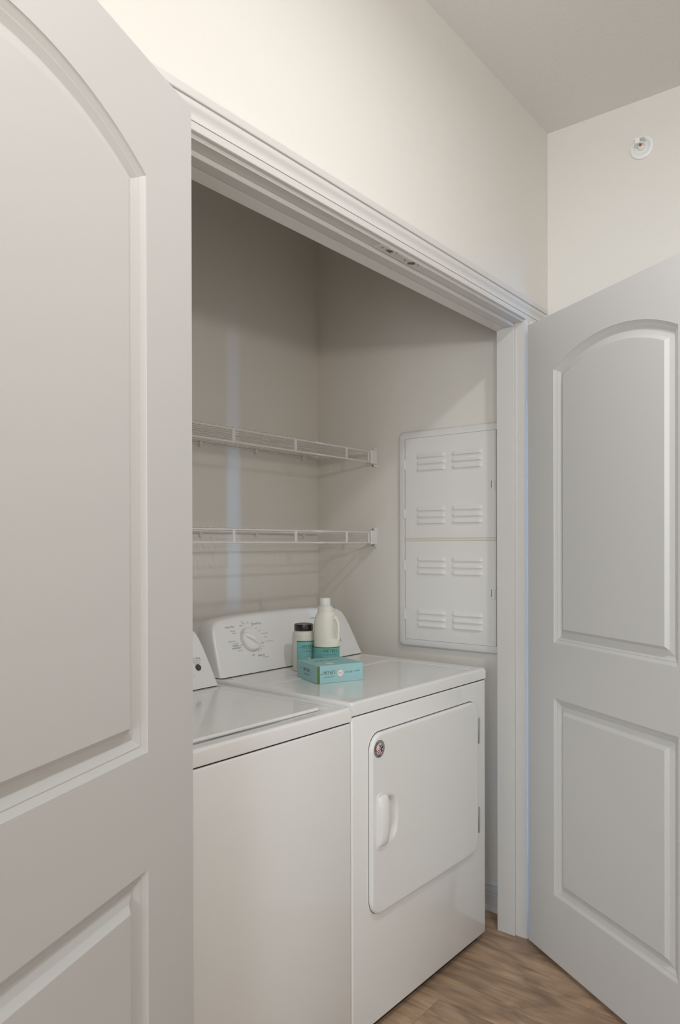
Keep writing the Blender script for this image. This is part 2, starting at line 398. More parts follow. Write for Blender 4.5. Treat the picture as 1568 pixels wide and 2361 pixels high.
# hinges
for root, P, sgn in ((d1, P1, 1), (d2, P2, 1)):
    for hz in (1.83, 1.03, .22):
        hm = MB()
        bx_ = P(-.004, DT+.004, 0)
        hm.tube([(bx_[0], bx_[1], hz-.045), (bx_[0], bx_[1], hz+.045)], .0055, 10)
        hm.add([P(.0, DT+.001, hz-.044), P(.03, DT+.001, hz-.044), P(.03, DT+.001, hz+.044), P(0, DT+.001, hz+.044),
                P(.0, DT-.0005, hz-.044), P(.03, DT-.0005, hz-.044), P(.03, DT-.0005, hz+.044), P(0, DT-.0005, hz+.044)],
               [(0, 1, 2, 3), (4, 5, 6, 7), (0, 1, 5, 4), (2, 3, 7, 6), (0, 3, 7, 4), (1, 2, 6, 5)])
        hm.build('hinge', M['trim'], root)
# painted pivot tip at the top corner of the left door
tip = MB(); q = P1(-.001, .012, 0); q2 = P1(-.006, .012, 0)
tip.tube([(q[0], q[1], 2.012), (q2[0], q2[1], 2.017), (q2[0], q2[1], 2.034), (q[0], q[1], 2.039)], [.004, .0045, .004, .002], 8)
tip.build('pivot_tip', M['trim'], d1)

# ------------------------------------------------------------------ dryer
def edge_drop(e, r):
    if e >= r: return 0
    e = max(e, 0); return r-math.sqrt(max(r*r-(r-e)**2, 0))
def sstep(a_, b_, x_):
    t = min(max((x_-a_)/(b_-a_), 0), 1); return t*t*(3-2*t)
def spaced(a_, b_, n, tight):
    # parameter values dense at both ends
    base = [i/n for i in range(n+1)]
    ex = sorted(set([round(v, 6) for v in base]+[t/(b_-a_) for t in tight]+[1-t/(b_-a_) for t in tight]))
    return [a_+(b_-a_)*v for v in ex]
def deck(x0, x1, y0, y1, zt, zs, hfn, name, parent, r=.008, extra_x=(), extra_y=()):
    tight = [0, .0003, .001, .002, .0035, .0055, .008, .010]
    xs = sorted(set(spaced(x0, x1, 60, tight)+list(extra_x))); ys = sorted(set(spaced(y0, y1, 46, tight)+list(extra_y)))
    mb = MB(); nx_, ny_ = len(xs), len(ys)
    def z(x_, y_):
        e1 = min(x_-x0, x1-x_); e2 = min(y_-y0, y1-y_)
        ex_, ey_ = max(r-e1, 0), max(r-e2, 0)
        rad = math.hypot(ex_, ey_)
        return zt-(r-math.sqrt(max(r*r-min(rad, r)**2, 0)))+hfn(x_, y_)
    vs_ = [(x_, y_, z(x_, y_)) for y_ in ys for x_ in xs]
    mb.add(vs_, [(j*nx_+i, j*nx_+i+1, (j+1)*nx_+i+1, (j+1)*nx_+i) for j in range(ny_-1) for i in range(nx_-1)], True)
    zb = zt-r
    # skirt
    ring = [(x_, y0) for x_ in xs]+[(x1, y_) for y_ in ys[1:]]+[(x_, y1) for x_ in reversed(xs[:-1])]+[(x0, y_) for y_ in reversed(ys[1:-1])]
    n = len(ring)
    inn = [(min(max(x_, x0+.002), x1-.002), min(max(y_, y0+.002), y1-.002)) for x_, y_ in ring]
    mb.loft([[(x_, y_, z(x_, y_)) for x_, y_ in ring], [(x_, y_, zs+.002) for x_, y_ in ring], [(x_, y_, zs) for x_, y_ in inn]], True, False)
    mb.add([(x_, y_, zs) for x_, y_ in inn], [tuple(reversed(range(n)))])
    return mb.build(name, M['enamel'], parent)

CON = [(0, 1.0), (.20, .9985), (.40, .992), (.60, .978), (.75, .958), (.82, .940), (.865, .915), (.895, .880), (.915, .84), (.935, .76), (.955, .60), (.975, .36), (.992, .12), (1.0, 0.0)]
def console(xc, hw, d0, zb, ht, dback, parent, tilt=25, name='console'):
    T = math.tan(R(tilt))
    half = [(f*hw, z*ht) for f, z in CON]
    outl = [(-x_, z_) for x_, z_ in reversed(half)]+half[1:]            # left-bottom over the top to right-bottom
    # refine
    ref = []
    for i in range(len(outl)-1):
        for k in range(3):
            t = k/3; ref.append((outl[i][0]*(1-t)+outl[i+1][0]*t, outl[i][1]*(1-t)+outl[i+1][1]*t))
    ref.append(outl[-1]); outl = ref
    def ring(ins, push, back=None):
        o_ = []
        n = len(outl)
        for i, (x_, z_) in enumerate(outl):
            p_, q_ = outl[max(i-1, 0)], outl[min(i+1, n-1)]
            tx, tz = q_[0]-p_[0], q_[1]-p_[1]; l_ = math.hypot(tx, tz); nx_, nz_ = tz/l_, -tx/l_     # inward normal
            X, Z = x_+nx_*ins, z_+nz_*ins
            Z = max(Z, 0)
            y_ = d0+Z*T+push if back is None else back
            o_.append((xc+X, y_, zb+Z))
        return o_
    mb = MB()
    rings = [ring(.012, -.0005), ring(.0075, 0), ring(.0035, .0016), ring(.001, .0042), ring(0, .0085)]
    mb.loft(rings+[ring(0, 0, dback-.01), ring(.004, 0, dback)], True, False, closed=False)
    n = len(outl)
    # front face as a fan of strips to the base line
    r0 = rings[0]; m_ = n//2
    mb.add(r0, [(k, k+1, n-2-k, n-1-k) for k in range(m_-0) if n-2-k > k+1], False)
    rb = ring(.004, 0, dback); mb.add(rb, [(k, k+1, n-2-k, n-1-k) for k in range(m_) if n-2-k > k+1], False)
    allr = rings+[ring(0, 0, dback-.01), rb]
    L_ = [r_[0] for r_ in allr]; R_ = [r_[-1] for r_ in allr]
    mb.add(L_+R_, [(i, i+1, i+1+len(L_), i+len(L_)) for i in range(len(L_)-1)])
    o_ = mb.build(name, M['plastic'], parent)
    MB().box(xc-hw+.006, xc+hw-.006, d0+.004, dback-.004, zb-.0045, zb+.001).build('console_gap_shade', M['darkgap'], parent)  # dark slab painting the shade in the gap below the console
    n3 = Vector((0, -math.cos(R(tilt)), math.sin(R(tilt)))); u3 = Vector((0, math.sin(R(tilt)), math.cos(R(tilt))))
    def on(x_, z_, lift=0):                                             # x local, z world height on the face
        return Vector((x_, d0+(z_-zb)*T-.0005, z_))+n3*lift
    return o_, on, n3, u3

AP = (-.0865, .097, 0); AR = R(-1.44)
dr = empty('dryer', AP, AR)
tag(dr, 'white front-loading dryer with square door and dial, right of the washer', 'dryer')
DWd, DPT, DZT = .7105, .70, .9095
MB().box(-DWd, 0, 0, DPT, .025, .8700, .0055).build('cabinet', M['enamel'], dr)
MB().box(-DWd+.006, -.006, .004, DPT-.004, .868, .8740).build('top_seam', M['darkgap'], dr)
MB().box(-DWd+.02, -.02, .022, DPT-.02, 0.0002, .0262).build('base_shade', M['darkgap'], dr)  # dark block stands in for the shadow beneath the dryer
def dry_h(x_, y_):
    h_ = 0
    ins = min(x_+DWd-.052, -.052-x_, y_-.024, .348-y_)
    h_ -= .0020*sstep(-.003, .004, ins)
    return h_-.0016*sstep(-.003, .003, min(x_+DWd-.03, -.03-x_, .500-y_, y_-.397))
deck(-DWd-.001, .001, -.001, DPT, DZT, .8730, dry_h, 'top', dr, .0075,
     extra_x=[-DWd+.052+k*.0015 for k in range(-3, 6)]+[-.052+k*.0015 for k in range(-5, 4)]+[-.033, -.03, -.027, -DWd+.027, -DWd+.03, -DWd+.033],
     extra_y=[.024+k*.0015 for k in range(-3, 6)]+[.348+k*.0015 for k in range(-5, 4)]+[.394+k*.001 for k in range(7)])
for fx in (-DWd+.05, -.05):
    for fy in (.05, DPT-.05):
        MB().lathe([(.008, .026), (.008, .010), (.018, .008), (.020, 0), (.001, 0)], fx, fy, 16).build('foot', M['black'], dr)

# dryer door: rounded slab with a scooped pocket behind the grip
D0, D1, E0, E1, DR_, PR = -.640, -.066, .3205, .8122, .046, .0125
def dd_row(z_):
    m_ = 0
    if z_ < E0+DR_: m_ = DR_-math.sqrt(max(DR_**2-(E0+DR_-z_)**2, 0))
    if z_ > E1-DR_: m_ = DR_-math.sqrt(max(DR_**2-(z_-E1+DR_)**2, 0))
    return D0+m_, D1-m_
def pocket(x_, z_):
    q_ = (abs((x_+.561)/.040)**2.6+abs((z_-.571)/.064)**2.6)**(1/2.6)
    return .0098*(1-sstep(.70, 1.0, q_))
def sdf_rr(x_, z_):
    cx_, cz_ = (D0+D1)/2, (E0+E1)/2; hx, hz_ = (D1-D0)/2-DR_, (E1-E0)/2-DR_
    qx, qz = abs(x_-cx_)-hx, abs(z_-cz_)-hz_
    return DR_-(math.hypot(max(qx, 0), max(qz, 0))+min(max(qx, qz), 0))
zr = sorted(set([E0+t for t in (0, .0004, .0012, .003, .005, .008, .012, .018, .025, .035, .046)]+[E1-t for t in (0, .0004, .0012, .003, .005, .008, .012, .018, .025, .035, .046)]
                + [E0+.046+(E1-E0-.092)*k/90 for k in range(91)]))
us = sorted(set([t for t in (0, .002, .004, .007, .010, .014, .02)]+[1-t for t in (0, .002, .004, .007, .010, .014, .02)]+[.05+.25*k/50 for k in range(51)]+[.3+.6*k/10 for k in range(11)]))
dm = MB(); rows = []
for z_ in zr:
    l_, r_ = dd_row(z_); row = []
    for u_ in us:
        x_ = l_+(r_-l_)*u_; e_ = sdf_rr(x_, z_)
        row.append((x_, -PR+edge_drop(e_, .007)+pocket(x_, z_), z_))
    rows.append(row)
nu_ = len(us)
dm.add([p for r_ in rows for p in r_], [(j*nu_+i, j*nu_+i+1, (j+1)*nu_+i+1, (j+1)*nu_+i) for j in range(len(rows)-1) for i in range(nu_-1)], True)
bd = [r_[0] for r_ in rows]+[r_[-1] for r_ in reversed(rows)]
dm.loft([bd, [(p[0], .003, p[2]) for p in bd]], True, False)
dd = dm.build('door', M['enamel'], dr, recalc=True)
# dark recess line round the door
rl = rrect(D0-.0035, D1+.0035, E0-.0035, E1+.0045, DR_+.003)
MB().prism(rl, lambda p, k: (p[0], -.0006 if k == 0 else .002, p[1])).build('door_recess', M['enamel'], dr)
rl = rrect(D0-.001, D1+.001, E0-.001, E1+.0022, DR_)
MB().prism(rl, lambda p, k: (p[0], -.0012 if k == 0 else .002, p[1])).build('door_gasket', mat('grey_gasket', (.10, .098, .09), .7, var=(30, .1)), dr)
# grip: base plate with rounded ends and a raised grip overhanging the pocket
gp = rrect(-.6205, -.5880, .4975, .6495, .013)
MB().prism(gp, lambda p, k: (p[0] if k == 0 else (p[0]+.6052)*.94-.6052, -PR+.001 if k == 0 else -PR-.0026, p[1] if k == 0 else (p[1]-.5735)*.985+.5735)).build('handle_plate', M['plastic'], dd)
gr = MB(); rings = []
for k in range(25):
    t = k/24; z_ = .5060+(.6420-.5060)*t
    e_ = math.sin(PI*min(max((t-0)/1, 0), 1))**.30 if 0 < t < 1 else 0
    s_ = max(e_, .18)
    sec = [(-.6180, 0), (-.6172, -.0080), (-.6140, -.0145), (-.6070, -.0178), (-.5950, -.0186), (-.5830, -.0178), (-.5785, -.0150), (-.5790, -.0115), (-.5860, -.0085), (-.5925, -.0050), (-.5940, .002), (-.6, .002)]
    rings.append([((x_+.600)*(.86+.14*s_)-.600, -PR+y_*s_, z_) for x_, y_ in sec])
gr.loft(rings, True, True)
gr.build('handle', M['plastic'], dd)
for z0_, z1_ in ((.6700, .7550), (.3780, .4630)):
    hh = MB().box(-.0655, -.0595, -.011, .002, z0_, z1_, .001)
    hh.tube([(-.0625, -.0115, z0_+.002), (-.0625, -.0115, z1_-.002)], .0028, 8)
    hh.build('hinge', M['steel'], dr)

# round maker's sticker on the door: silver ring with letters, flag emblem
sx, sz, sr = -.6080, .7705, .0240
def disc(mb, cx, cz, r_, y0, y1, n=48):
    return mb.prism([(cx+r_*math.cos(2*PI*k/n), cz+r_*math.sin(2*PI*k/n)) for k in range(n)], lambda p, k: (p[0], y0 if k == 0 else y1, p[1]))
stk = disc(MB(), sx, sz, sr, -PR-.0001, -PR-.0006).build('sticker', M['silver'], dd)
rot = R(38)   # emblem turned on the door
def SP(u_, v_): return (sx+u_*math.cos(rot)-v_*math.sin(rot), sz+u_*math.sin(rot)+v_*math.cos(rot))
disc(MB(), sx+.001, sz, .0145, -PR-.0006, -PR-.0008).build('emblem_white', M['paper'], dr)
rd = MB()
for v0_, v1_, a0 in ((.009, .0115, 0), (.0035, .0062, 0), (-.002, .0006, 0), (-.0075, -.005, 0)):
    pts = []
    for k in range(13):
        u_ = -.0135+.0255*k/12*(.62 if v0_ < 7e-3 and v0_ > -3e-3 else 1)
        lim = math.sqrt(max(.0146**2-u_*u_, 0)); w_ = .0016*math.sin(u_*220)
        pts.append((u_, max(min(v0_+w_, lim), -lim), max(min(v1_+w_, lim), -lim)))
    poly = [SP(-p[1], p[0]) for p in pts]+[SP(-p[2], p[0]) for p in reversed(pts)]
    rd.prism(poly, lambda p, k: (p[0], -PR-.0008 if k == 0 else -PR-.00095, p[1]))
rd.build('emblem_stripes', M['red'], dr)
nv = MB(); pts = [SP(.002+.0125*math.cos(t), -.002+.0125*math.sin(t)) for t in [R(-100+k*12) for k in range(14)]]
nv.prism(pts, lambda p, k: (p[0], -PR-.00095 if k == 0 else -PR-.0011, p[1])); nv.build('emblem_field', M['navy'], dr)
def star(mb, cx, cz, r_, y0, y1, a0=0):
    return mb.prism([(cx+(r_ if k % 2 == 0 else r_*.42)*math.sin(a0+PI*k/5), cz+(r_ if k % 2 == 0 else r_*.42)*math.cos(a0+PI*k/5)) for k in range(10)], lambda p, k: (p[0], y0 if k == 0 else y1, p[1]))
st = MB()
for u_, v_ in ((.010, -.001), (.008, -.0095), (.0105, .0055)):
    q_ = SP(u_, v_); star(st, q_[0], q_[1], .0032, -PR-.0011, -PR-.00125, .3)
st.build('emblem_stars', M['paper'], dr)
lm = MB(); word = 'MADE IN AMERICA'
for i, ch in enumerate(word):
    if ch == ' ': continue
    th = R(282-164*i/(len(word)-1))
    c_, s_ = math.cos(th), math.sin(th); rr_ = .0190
    # letters stand on the circle reading clockwise with heads outward
    upv = Vector((c_, 0, s_)); rxv = Vector((s_, 0, -c_))
    t_ = text_mb(ch, .0054, (sx+rr_*c_, -PR-.0008, sz+rr_*s_), rxv, upv, extrude=.0001, bold=.00012)
    lm.add(t_.v, t_.f)
lm.build('sticker_lettering', M['ink'], dr)

con, con_on, cn, cu = console(-.355, .351, .518, .9125, .1797, .655, dr)
# dial
kc = con_on(-.543, 1.0115)
def dial(c0, r_, parent, ang):
    mb = MB()
    ax = Vector((1, 0, 0))
    def ringp(rad, h_): return [c0+cn*h_+ax*rad*math.cos(2*PI*k/48)+cu*rad*math.sin(2*PI*k/48) for k in range(48)]
    mb.loft([ringp(r_*1.02, 0), ringp(r_, .009), ringp(r_*.985, .0125), ringp(r_*.93, .0150), ringp(r_*.80, .0155), ringp(r_*.2, .0150), ringp(.0002, .0150)], True, False)
    k_ = mb.build('dial', M['plastic'], parent)
    a1 = ax*math.cos(ang)+cu*math.sin(ang); a2 = cu*math.cos(ang)-ax*math.sin(ang)
    g_ = MB(); rings = []
    for i in range(21):
        t = -1+2*i/20; w_ = .0140*(.50+.50*(t+1)/2); h_ = .0145+.0125*math.sin(PI*(t+1)/2)**.5
        hh_ = max(h_, .0150)
        p_ = c0+a1*(t*r_*.99)
        rings.append([p_+a2*w_+cn*.0145, p_+a2*w_*.75+cn*(hh_-.002), p_+a2*w_*.4+cn*hh_, p_-a2*w_*.4+cn*hh_, p_-a2*w_*.75+cn*(hh_-.002), p_-a2*w_+cn*.0145])
    g_.loft(rings, True, True); g_.build('dial_grip', M['plastic'], k_)
    ring_o = MB(); ring_o.loft([ringp(r_*1.14, .0002), ringp(r_*1.12, .0008), ringp(r_*1.04, .0008), ringp(r_*1.03, .0002)], True, False)
    ring_o.build('dial_bezel', M['plastic'], k_)
dial(kc, .0385, dr, R(-33))
ax = Vector((1, 0, 0))
def print_text(items, on_, parent, name='lettering'):
    for m_, lst in items:
        for txt, x_, z_, size, sq in lst:
            text_mb(txt, size, on_(x_, z_, .0004), ax, cu, squeeze=sq, extrude=.0001, bold=.00004).build(name, m_, parent)
print_text([(M['grey'], [('Auto Dry', -.611, 1.0570, .0100, 1), ('Timed Dry', -.492, 1.0590, .0100, 1), ('OFF', -.5625, 1.0570, .0066, 1.1), ('OFF', -.4905, .9965, .0066, 1.1), ('OFF', -.5470, .9640, .0066, 1.1),
                         ('Fluff Air', -.5120, .9600, .0095, 1), ('ENERGY', -.6075, .9985, .0064, 1.2), ('PREFERRED', -.6075, .9915, .0064, 1.2), ('\u2022', -.5862, .9975, .016, 1), ('\u2022', -.5775, .9895, .008, 1)]),
            (M['grey2'], [('Wrinkle', -.603, 1.0440, .0062, 1.1), ('Shield', -.600, 1.0370, .0062, 1.1), ('Less', -.5520, 1.0690, .0060, 1.1), ('Dry', -.5480, 1.0630, .0060, 1.1), ('80', -.5290, 1.0640, .0060, 1), ('\u2022 60', -.5145, 1.0550, .0062, 1),
                          ('\u2022 40', -.5015, 1.0450, .0062, 1), ('\u2022 20', -.4905, 1.0350, .0062, 1), ('Damp Dry', -.4680, 1.0260, .0060, 1.1), ('High', -.4700, 1.0140, .0060, 1.1), ('Cool Down', -.4590, 1.0000, .0060, 1.2),
                          ('More Dry', -.6180, 1.0130, .0062, 1.1), ('Very Dry', -.6060, 1.0050, .0060, 1.1), ('Normal', -.5960, .9835, .0060, 1.1), ('20', -.4950, .9870, .0060, 1), ('30', -.5060, .9790, .0060, 1),
                          ('40', -.5200, .9740, .0060, 1), ('No Heat', -.4960, .9530, .0056, 1.2)]),
            (M['grey'], [('Whirlpool', -.139, .9690, .0185, 1), ('COMMERCIAL', -.208, 1.0560, .0052, 1.4)]),
            (M['grey2'], [('HEAVY DUTY', -.196, 1.0330, .0048, 1.3)])], con_on, dr)

# ------------------------------------------------------------------ washer
wa = empty('washing_machine', (AP[0]-.7130*math.cos(AR), AP[1]-.7130*math.sin(AR), 0), AR)
tag(wa, 'white top-loading washing machine beside the dryer, partly behind the open left door', 'washing machine')
WW, WZT = .690, .8990
MB().box(-WW, 0, 0, .70, .025, .8575, .0055).build('cabinet', M['enamel'], wa)
MB().box(-WW+.006, -.006, .004, .696, .856, .8625).build('top_seam', M['darkgap'], wa)
MB().box(-WW+.02, -.02, .022, .68, 0.0002, .0262).build('base_shade', M['darkgap'], wa)  # same dark block, painting the shade under the washer
LX0, LX1, LY0, LY1 = -WW+.062, -.062, .050, .432
def wash_h(x_, y_):
    ins = min(x_-(LX0-.013), (LX1+.013)-x_, y_-(LY0-.016), (LY1+.010)-y_)
    h_ = -.0050*sstep(-.006, .006, ins)
    # finger scoop under the front of the lid
    cx_ = (LX0+LX1)/2-.02; u_ = (x_-cx_)/.20
    if abs(u_) < 1:
        w_ = .014*(1-u_*u_)**.8
        h_ -= .012*sstep(0, .010, w_-abs(y_-LY0-.001))*sstep(0, .35, 1-abs(u_))
    return h_
deck(-WW-.001, .001, -.001, .70, WZT, .8608, wash_h, 'top', wa, .0085,
     extra_x=[LX0-.013+k*.002 for k in range(-4, 5)]+[LX1+.013+k*.002 for k in range(-4, 5)],
     extra_y=[LY0-.016+k*.0018 for k in range(-4, 16)]+[LY1+.010+k*.002 for k in range(-4, 5)])
lid = MB()
LR = .012
ringo = rrect(LX0, LX1, LY0, LY1, LR, 6)
def sc(pts, e_): 
    cx_, cy_ = (LX0+LX1)/2, (LY0+LY1)/2; hx, hy = (LX1-LX0)/2, (LY1-LY0)/2
    return [(cx_+(x_-cx_)*(hx-e_)/hx, cy_+(y_-cy_)*(hy-e_)/hy) for x_, y_ in pts]
lz = .9035
rg = [[(*p, z_) for p in sc(ringo, e_)] for e_, z_ in ((.002, lz-.0085), (0, lz-.0065), (0, lz-.0035), (.0008, lz-.0015), (.0024, lz-.0003), (.005, lz), (.012, lz-.0001))]
lid.loft(rg, True, True)
lido = lid.build('lid', M['enamel'], wa)
for fx in (-WW+.05, -.05):
    for fy in (.05, .65):
        MB().lathe([(.008, .026), (.008, .010), (.018, .008), (.020, 0), (.001, 0)], fx, fy, 16).build('foot', M['black'], wa)
wcon, won, cn, cu = console(-.3465, .3200, .487, .9020, .1830, .655, wa)
bt = won(-.0845, .9590)
def ringb(rad, h_): return [bt+cn*h_+ax*rad*math.cos(2*PI*k/28)+cu*rad*math.sin(2*PI*k/28) for k in range(28)]
MB().loft([ringb(.0098, 0), ringb(.0098, .0022), ringb(.0090, .0030), ringb(.0078, .0026), ringb(.0003, .0022)], True, False).build('button', M['button'], wa)
for i, (xx, zz) in enumerate(((-.20, .99), (-.33, 1.0), (-.47, .99))):
    kc = won(xx, zz); dial(kc, .030 if i != 1 else .036, wa, R(-60+40*i))
print_text([(M['grey'], [('Start / Stop', -.0880, .9850, .0088, 1), ('RINSE', -.1120, 1.0290, .0066, 1.2), ('\u2022', -.1060, .9380, .010, 1)]),
            (M['grey2'], [('Press and hold to cancel', -.0845, .9790, .0048, .85), ('to end cycle now', -.0870, .9740, .0048, .95), ('Lid must be', -.0840, .9695, .0046, 1), ('closed', -.0830, .9650, .0046, 1)])], won, wa)

# ------------------------------------------------------------------ wire shelves
YS = .6742
def shelf(name, z0, label):
    root = empty(name, (0, 0, z0)); tag(root, label, 'shelf', 'wire shelves on the closet back wall')
    x0, x1 = -1.60, .062
    def T(nm, pts, r, par=root, n=8, m=M['wire']): return MB().tube(pts, r, n).build(nm, m, par)
    T('lip_rail', [(x0, YS, 0), (x1, YS, 0)], .0034)
    T('lip_rail', [(x0, YS, -.0415), (x1-.004, YS, -.0415)], .0034)
    T('back_rail', [(x0, YB-.006, -.0035), (XC-.012, YB-.006, -.0035)], .0028)
    T('support_rail', [(x0, .787, -.0035), (x1+.02, .787, -.0035)], .0028)
    T('support_rail', [(x0, .895, -.0035), (x1+.02, .895, -.0035)], .0028)
    for xx in (-.0973, -.3885, -.6845, -.985, -1.285, -1.55):
        MB().box(xx-.0062, xx+.0062, YS-.0030, YS+.0022, -.0405, 0, .0014).build('lip_strut', M['wire'], root)
    MB().box(.040, .050, YS-.0026, YS+.0022, -.0405, 0, .0014).build('lip_strut', M['wire'], root)
    wm = None; k = 0; xx = x1-.012
    while xx > x0+.01:
        if wm is None:
            o = MB().tube([(0, YS-.003, .0042), (0, YB-.004, .0042)], .0013, 6).build('deck_wire', M['wire'], root); wm = o.data
        else:
            o = bpy.data.objects.new('deck_wire', wm); COL.objects.link(o); o.parent = root
        o.location = (xx, 0, 0); xx -= .0254
    # end bracket on the side wall
    br = MB().box(XC-.0035, XC, .684, .7135, -.058, .019, .0012)
    br.box(XC-.018, XC, .6790, .6850, -.058, .019, .0012)
    br.box(.052, XC-.017, .6665, .6715, -.0475, .0065, .0012)
    br.box(XC-.022, XC-.017, .6690, .6850, -.0475, .0065, .0008)
    bo = br.build('end_bracket', M['plastic'], root)
    for zz in (.0125, -.0515):
        MB().tube([(XC-.0058, .700, zz), (XC-.003, .700, zz)], .0030, 10).build('screw', M['screw'], bo)
    for xx in (-.267, .012, -.55, -.86, -1.17):
        cl = MB().box(xx-.006, xx+.006, YB-.013, YB, -.012, .003, .002)
        cl.box(xx-.004, xx+.004, YB-.011, YB, -.019, -.010, .0015)
        cl.build('wall_clip', M['plastic'], root)
    return root
shelf('wire_shelf', 1.6925, 'upper white wire closet shelf with ladder-like front lip')
shelf('wire_shelf', 1.3710, 'lower white wire closet shelf just above the dryer console')

# ------------------------------------------------------------------ louvred wiring panel on the closet side wall
pn = empty('louvred_wall_panel', (XC, 0, 0))
tag(pn, 'tall white metal louvred wiring cabinet door on the closet side wall above the dryer', 'wall panel')
PY0, PY1, PZ0, PZ1 = .112, .566, .926, 1.762
# frame ring: rounded, proud of the wall
outer = [(0, .022), (-.010, .022), (-.016, .0205), (-.0200, .0165), (-.0215, .011)]
fr = MB(); rings = []
prof = [(0, 0), (0, -.008), (.0015, -.0140), (.0050, -.0185), (.0100, -.0205), (.0290, -.0210), (.0296, -.0200), (.0298, -.006)]
for ins, dx in prof:
    r_ = max(.024-ins, .003)
    rings.append([(dx, p[0], p[1]) for p in rrect(PY0+ins, PY1-ins, PZ0+ins, PZ1-ins, r_, 8)])
fr.loft(rings, True, False); fr.build('frame', M['metalpaint'], pn)
MB().box(-.012, -.0095, PY0+.029, PY1-.029, PZ0+.029, PZ1-.029).build('backing', M['metalpaint'], pn)
MB().box(-.0225, -.010, PY0+.033, PY1-.034, 1.3355, 1.3459, .0006).build('seam_strip', M['amber'], pn)
def louvre(y0, y1, z0, par):
    # pressed louvre: flush at the top, open below, rounded ends
    mb = MB(); n = 16; H_ = .0200; D_ = .0085; rows = []
    for j in range(6):
        t = j/5; row = []
        for i in range(n+1):
            u_ = i/n; y_ = y0+(y1-y0)*u_; e_ = min(u_, 1-u_)*(y1-y0)
            end = math.sqrt(min(e_/.010, 1)) if e_ < .010 else 1
            row.append((-.0222-D_*(t**1.3)*end+.0003, y_, z0+H_*(1-t)))
        rows.append(row)
    mb.add([p for r_ in rows for p in r_], [(j*(n+1)+i, j*(n+1)+i+1, (j+1)*(n+1)+i+1, (j+1)*(n+1)+i) for j in range(5) for i in range(n)], True)
    low = rows[-1]; inn = [(p[0]+.0012 if p[0] < -.0235 else p[0], p[1], z0+.0012) for p in low]; bk = [(-.0215, p[1], z0+.0012) for p in low]
    mb.add(low+inn, [(i, i+1, i+n+2, i+n+1) for i in range(n)], False)
    mb.add(inn+bk, [(i, i+1, i+n+2, i+n+1) for i in range(n)], False)
    return mb.build('louvre', M['metalpaint'], par)
for z0_, z1_, zl, lat in ((1.3462, PZ1-.0303, (1.6543, 1.6295, 1.6048, 1.4514, 1.4270, 1.4027), 1.535), (PZ0+.0300, 1.3352, (1.2607, 1.2358, 1.2110, 1.0585, 1.0342, 1.0100), 1.1435)):
    dm = MB().box(-.0222, -.0125, .1455, .5310, z0_, z1_, .0008)
    do = dm.build('door', M['metalpaint'], pn)
    first = None
    for y0_, y1_ in ((.351, .479), (.198, .325)):
        for zz in zl: louvre(y0_, y1_, zz, do)
    lt = MB().box(-.0232, -.0215, .1640, .1760, lat-.0160, lat+.0150, .0006)
    lt.box(-.0262, -.0215, .1475, .1600, lat-.0190, lat+.0170, .0012)
    lt.build('latch', M['metalpaint'], do)
    MB().box(-.0228, -.0221, .1600, .1640, lat-.010, lat+.0155).build('latch_slot', M['grey'], do)
for z0_, z1_ in ((1.6137, 1.6509), (1.4243, 1.4598), (1.2206, 1.2610), (1.0320, 1.0727)):
    hm = MB().tube([(-.0215, .5340, z0_), (-.0215, .5340, z1_)], .0030, 8)
    hm.box(-.0225, -.0190, .5335, .5400, z0_+.004, z1_-.004, .0008); hm.build('hinge', M['metalpaint'], pn)

# ------------------------------------------------------------------ things standing on the dryer
ZD = .9092
def aworld(s_, d_, z_=0):
    return Vector((AP[0]+s_*math.cos(AR)-d_*math.sin(AR), AP[1]+s_*math.sin(AR)+d_*math.cos(AR), z_))
ZF = ZD-.0014
# box of dryer sheets: front long face from F(-.5687,.2431) to R(-.4235,.1873)
Fp = aworld(-.5687, .2431); Rp = aworld(-.4235, .1873); Bp = aworld(-.5177, .3735)
ex = (Rp-Fp); LB = ex.length; ex.normalize(); ey = Vector((-ex.y, ex.x, 0)); WB = (Bp-Fp).dot(ey)
bxo = empty('dryer_sheet_box', (Fp.x, Fp.y, ZF), math.atan2(ex.y, ex.x))
tag(bxo, 'flat aqua carton of dryer sheets lying on the dryer before the bottles', 'box')
HB = .0535
MB().box(0, LB, 0, WB, 0, HB, .0008).build('carton', M['teal'], bxo)
MB().box(-.0003, .0065, -.0003, .0004, .0006, HB-.0006).box(-.0004, .0003, -.0003, .0015, .0006, HB-.0006).build('green_stripe', M['green'], bxo)
X_, Z_, Y_ = Vector((1, 0, 0)), Vector((0, 0, 1)), Vector((0, 1, 0))
def tx(items, m_, parent, name='lettering'):
    for txt, size, o_, rx_, up_, sq, sp in items:
        text_mb(txt, size, o_, rx_, up_, squeeze=sq, extrude=.0001, bold=0, spacing=sp).build(name, m_, parent)
fy = -.0002
tx([("MEYER'S", .0150, (.0390, fy, .0310), X_, Z_, .66, 1.15)], M['olive'], bxo)
tx([("CLEAN DAY", .0066, (.0385, fy, .0185), X_, Z_, .95, 1.1), ("MRS.", .0050, (.0125, fy, .0285), X_, Z_, .8, 1), ("DRYER", .0085, (.1050, fy, .0285), X_, Z_, 1.05, 1.05), ("SHEETS", .0068, (.1345, fy, .0295), X_, Z_, .95, 1)], M['sage'], bxo)
def disc_v(c_, r_, rx_, nrm, h0, h1, m_, parent, name, n=36):
    c_ = Vector(c_); rx_ = Vector(rx_); nrm = Vector(nrm); up_ = nrm.cross(rx_)
    return MB().prism([(r_*math.cos(2*PI*k/n), r_*math.sin(2*PI*k/n)) for k in range(n)], lambda p, k: tuple(c_+rx_*p[0]+up_*p[1]+nrm*(h0 if k == 0 else h1))).build(name, m_, parent)
NY = Vector((0, -1, 0)); NX = Vector((-1, 0, 0))
